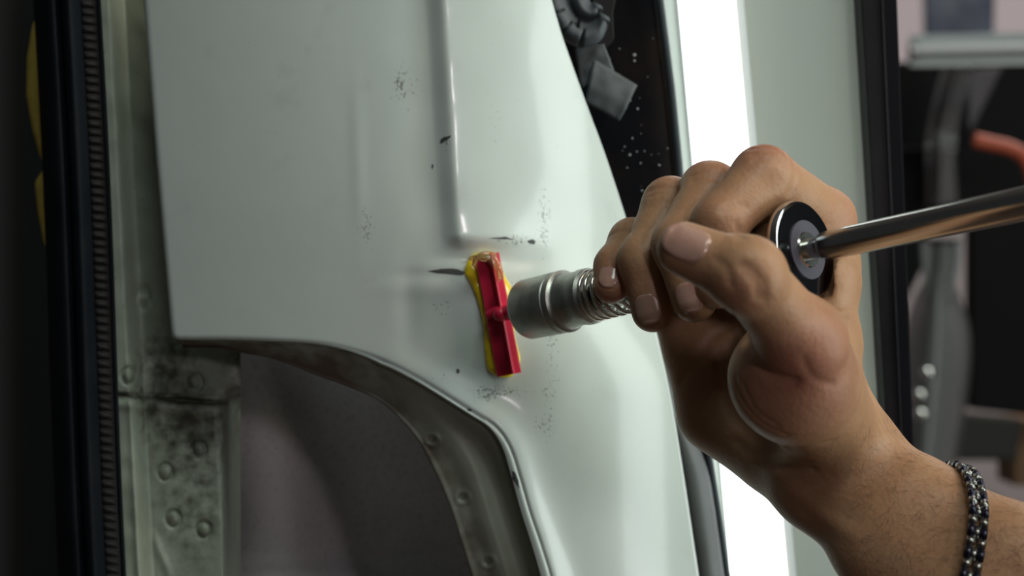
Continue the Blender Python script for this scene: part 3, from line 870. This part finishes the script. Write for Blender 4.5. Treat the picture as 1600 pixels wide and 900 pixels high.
me = bpy.data.meshes.new('arm'); me.from_pydata(vv.tolist(), [], fc.tolist()); me.update()
bm = bmesh.new(); bm.from_mesh(me)
left_ = set(bm.verts); best = []
while left_:
    st_ = [left_.pop()]; comp = list(st_)
    while st_:
        v0 = st_.pop()
        for e_ in v0.link_edges:
            o2_ = e_.other_vert(v0)
            if o2_ in left_: left_.discard(o2_); st_.append(o2_); comp.append(o2_)
    if len(comp) > len(best): best = comp
keep = set(best)
bmesh.ops.delete(bm, geom=[v_ for v_ in bm.verts if v_ not in keep], context='VERTS')
bmesh.ops.recalc_face_normals(bm, faces=bm.faces)
bm.to_mesh(me); bm.free()
me.polygons.foreach_set('use_smooth', [True]*len(me.polygons)); me.materials.append(M['skin'])
arm = bpy.data.objects.new('person', me); COL.objects.link(arm)
sm = arm.modifiers.new('smooth', 'SMOOTH'); sm.factor = .5; sm.iterations = 1
tag(arm, 'person\'s right hand and bare forearm gripping the slide hammer, thumb over the fingers', 'person')
REDS = [(FP['index'][1]+U*.009, .011, .9), (FP['middle'][1]+U*.008, .009, .5), (FP['ring'][1]+U*.008, .008, .4), (FP['index'][2], .010, .5), (FP['index'][0]-N*.006, .016, .6), (P(1275, 600, .50), .022, .55),
        (FP['pinky'][3], .009, .7), (FP['ring'][3], .008, .6), (P(1250, 560, .49), .014, .5), (TH[3], .008, .3), (P(1160, 470, .47), .010, .4)]
co = np.array([v_.co for v_ in me.vertices]); red = np.zeros(len(co))
for c, r, a in REDS: red += a*np.exp(-((co-np.array(c))**2).sum(1)/r**2)
a_ = me.attributes.new('red', 'FLOAT', 'POINT'); a_.data.foreach_set('value', np.clip(red, 0, .85).astype(np.float32))
# nails, draped on the finished skin field
def own(prims, p):
    v_ = 1.
    for a, b, r1, r2 in prims: v_ = min(v_, float(rcone(np.array(p, np.float32), a, b, r1, r2)))
    return v_
def nail(p0, p1, rads, outd, length, wid, back, label=None):
    """rounded nail plate draped on the fingertip p0-p1; length, width, back in mm"""
    ax = (Vector(p1)-Vector(p0)).normalized(); o_ = (Vector(outd)-ax*Vector(outd).dot(ax)).normalized(); sd = ax.cross(o_)
    prims = [(p0, p1, rads[0]*mm_, rads[1]*mm_)]
    RG, SG = 9, 40
    v_, f_ = [], []
    for i in range(RG+1):
        r_ = i/RG
        for j in range(SG):
            q = 2*math.pi*j/SG; c_, s_ = math.cos(q), math.sin(q)
            k_ = (abs(c_)**2.8+abs(s_)**2.8)**(-1/2.8)
            u_ = c_*k_*r_; w_ = s_*k_*r_
            c = Vector(p1)+ax*((u_+1)/2*length-back)*mm_
            base = c if (c-Vector(p1)).dot(ax) < 0 else Vector(p1)+ax*min((c-Vector(p1)).dot(ax), .003)
            ang = w_*wid/(rads[1]*2.0)
            dr = (o_*math.cos(ang)+sd*math.sin(ang)).normalized()
            t_ = .022
            for _ in range(60):
                d_ = own(prims, base+dr*t_)-0.
                if d_ < .00005: break
                t_ -= d_*.8
            v_.append(base+(c-base)*.8+dr*(t_+(.00042 if i < RG else -.0003)-.00010*(1-r_*r_)*0))
    for i in range(RG):
        for j in range(SG): f_.append((i*SG+j, i*SG+(j+1) % SG, (i+1)*SG+(j+1) % SG, (i+1)*SG+j))
    n_ = mesh_obj('fingernail', v_, f_, M['nail'], arm)
    return n_
nail(TH[2], TH[3], (THR[2], THR[3]), Vector((-.10, -1, .30)), 15, 12, 8.5)
nail(FP['ring'][2], FP['ring'][3], FR_['ring'][2:], Vector((-.30, -1, -.05)), 11, 9.5, 6)
nail(FP['pinky'][2], FP['pinky'][3], FR_['pinky'][2:], Vector((-.30, -1, .0)), 9, 8, 5)
nail(FP['middle'][2], FP['middle'][3], FR_['middle'][2:], Vector((-.3, -1, -.1)), 11, 10, 6)
# fine hair on the forearm
hv, hf = [], []
rnd = random.Random(3)
axf = (FA[2]-FA[0]).normalized()
for k in range(900):
    px = rnd.uniform(1330, 1640); py = rnd.uniform(650, 900)
    h = onskin(px, py, .44)
    if h is None or h.y > .60: continue
    e_ = .0008
    n0 = Vector([samp(h+Vector([e_ if q == i else 0 for q in range(3)]))-samp(h-Vector([e_ if q == i else 0 for q in range(3)])) for i in range(3)])
    if n0.length < 1e-9: continue
    n0.normalize()
    dv = (axf*rnd.uniform(-.2, .9)*-1+Vector((0, 0, -1))*rnd.uniform(.1, .9)+Vector((rnd.uniform(-.4, .4), rnd.uniform(-.3, .3), 0)))
    dv = (dv-n0*dv.dot(n0)).normalized(); Lh = rnd.uniform(.003, .0065); sdv = dv.cross(n0); rr_ = .000032
    b0 = len(hv)
    for m_, t_ in enumerate((0, .5, 1)):
        c = h+dv*Lh*t_+n0*(.0002+Lh*.22*t_*(1-.3*t_)); r_ = rr_*(1-.75*t_)
        for a__ in range(3):
            q = a__*2.094; hv.append(c+sdv*math.cos(q)*r_+n0*math.sin(q)*r_)
    for m_ in range(2):
        for a__ in range(3): hf.append((b0+m_*3+a__, b0+m_*3+(a__+1) % 3, b0+m_*3+3+(a__+1) % 3, b0+m_*3+3+a__))
hair = mesh_obj('arm_hair', hv, hf, mat('arm_hair', (.035, .022, .015), .6), arm); hair['kind'] = 'stuff'

# ------------------------------------------------------------------ bracelet
br = empty('bracelet', P(1500, 830, .54), 'dark steel chain bracelet around the forearm', 'bracelet')
E1, E2, Fp = P(1508, 738, .545), P(1430, 960, .545), P(1538, 806, .517)
pn = (E2-E1).cross(Fp-E1).normalized(); cen = (E1+E2)/2
# centre on the forearm axis
ad = (FA[2]-FA[1]).normalized(); tq = (cen-FA[1]).dot(pn)/ad.dot(pn); cen = FA[1]+ad*tq
ux = (Fp-cen); ux = (ux-pn*ux.dot(pn)).normalized(); uy = pn.cross(ux)
if pn.dot(ad) < 0: pn = -pn
ring = []
for k in range(360):
    q = 2*math.pi*k/360; dr = ux*math.cos(q)+uy*math.sin(q)
    h = march(cen+dr*.06, -dr, .06, iso=.0021)
    if h is None: h = cen+dr*.024
    ring.append(h)
ra = np.array([tuple(p) for p in ring]); 
for _ in range(20): ra = (np.roll(ra, 1, 0)+ra+np.roll(ra, -1, 0))/3
rr = np.r_[ra, ra[:1]]; L = np.r_[0, np.cumsum(np.linalg.norm(np.diff(rr, axis=0), axis=1))]
NL = 52
def link_mesh(w, l, h, mat_, nm, fr):
    c, t, b, n_ = fr
    bmx = bmesh.new(); bmesh.ops.create_cube(bmx, size=1); bmesh.ops.bevel(bmx, geom=bmx.edges[:], offset=.16, segments=2, affect='EDGES')
    vs = [c+t*(v_.co.x*l)+b*(v_.co.y*w)+n_*(v_.co.z*h) for v_ in bmx.verts]; fs = [tuple(v_.index for v_ in f_.verts) for f_ in bmx.faces]; bmx.free()
    return mesh_obj(nm, vs, fs, mat_, br)
for k in range(NL):
    s = L[-1]*k/NL
    c = Vector([np.interp(s, L, rr[:, q]) for q in range(3)]); c2 = Vector([np.interp((s+.0005) % L[-1], L, rr[:, q]) for q in range(3)])
    t = (c2-c).normalized(); n_ = (c-cen); n_ = (n_-t*n_.dot(t)).normalized(); b = t.cross(n_)
    fr = lambda o_, dz=0.: (c+b*o_+n_*dz, t, b, n_)
    if k % 2 == 0:
        link_mesh(.0025, .0037, .0022, M['bsteel'], 'link', fr(.0019)); link_mesh(.0026, .0034, .0022, M['bsteel'], 'link', fr(-.0019))
    else:
        link_mesh(.0019, .0050, .0024, M['bdark'], 'link', fr(.0022)); link_mesh(.0019, .0050, .0024, M['bdark'], 'link', fr(-.0022))
        link_mesh(.0022, .0042, .0018, M['bsteel'], 'link', fr(0, -.0003))
fix_children(br)
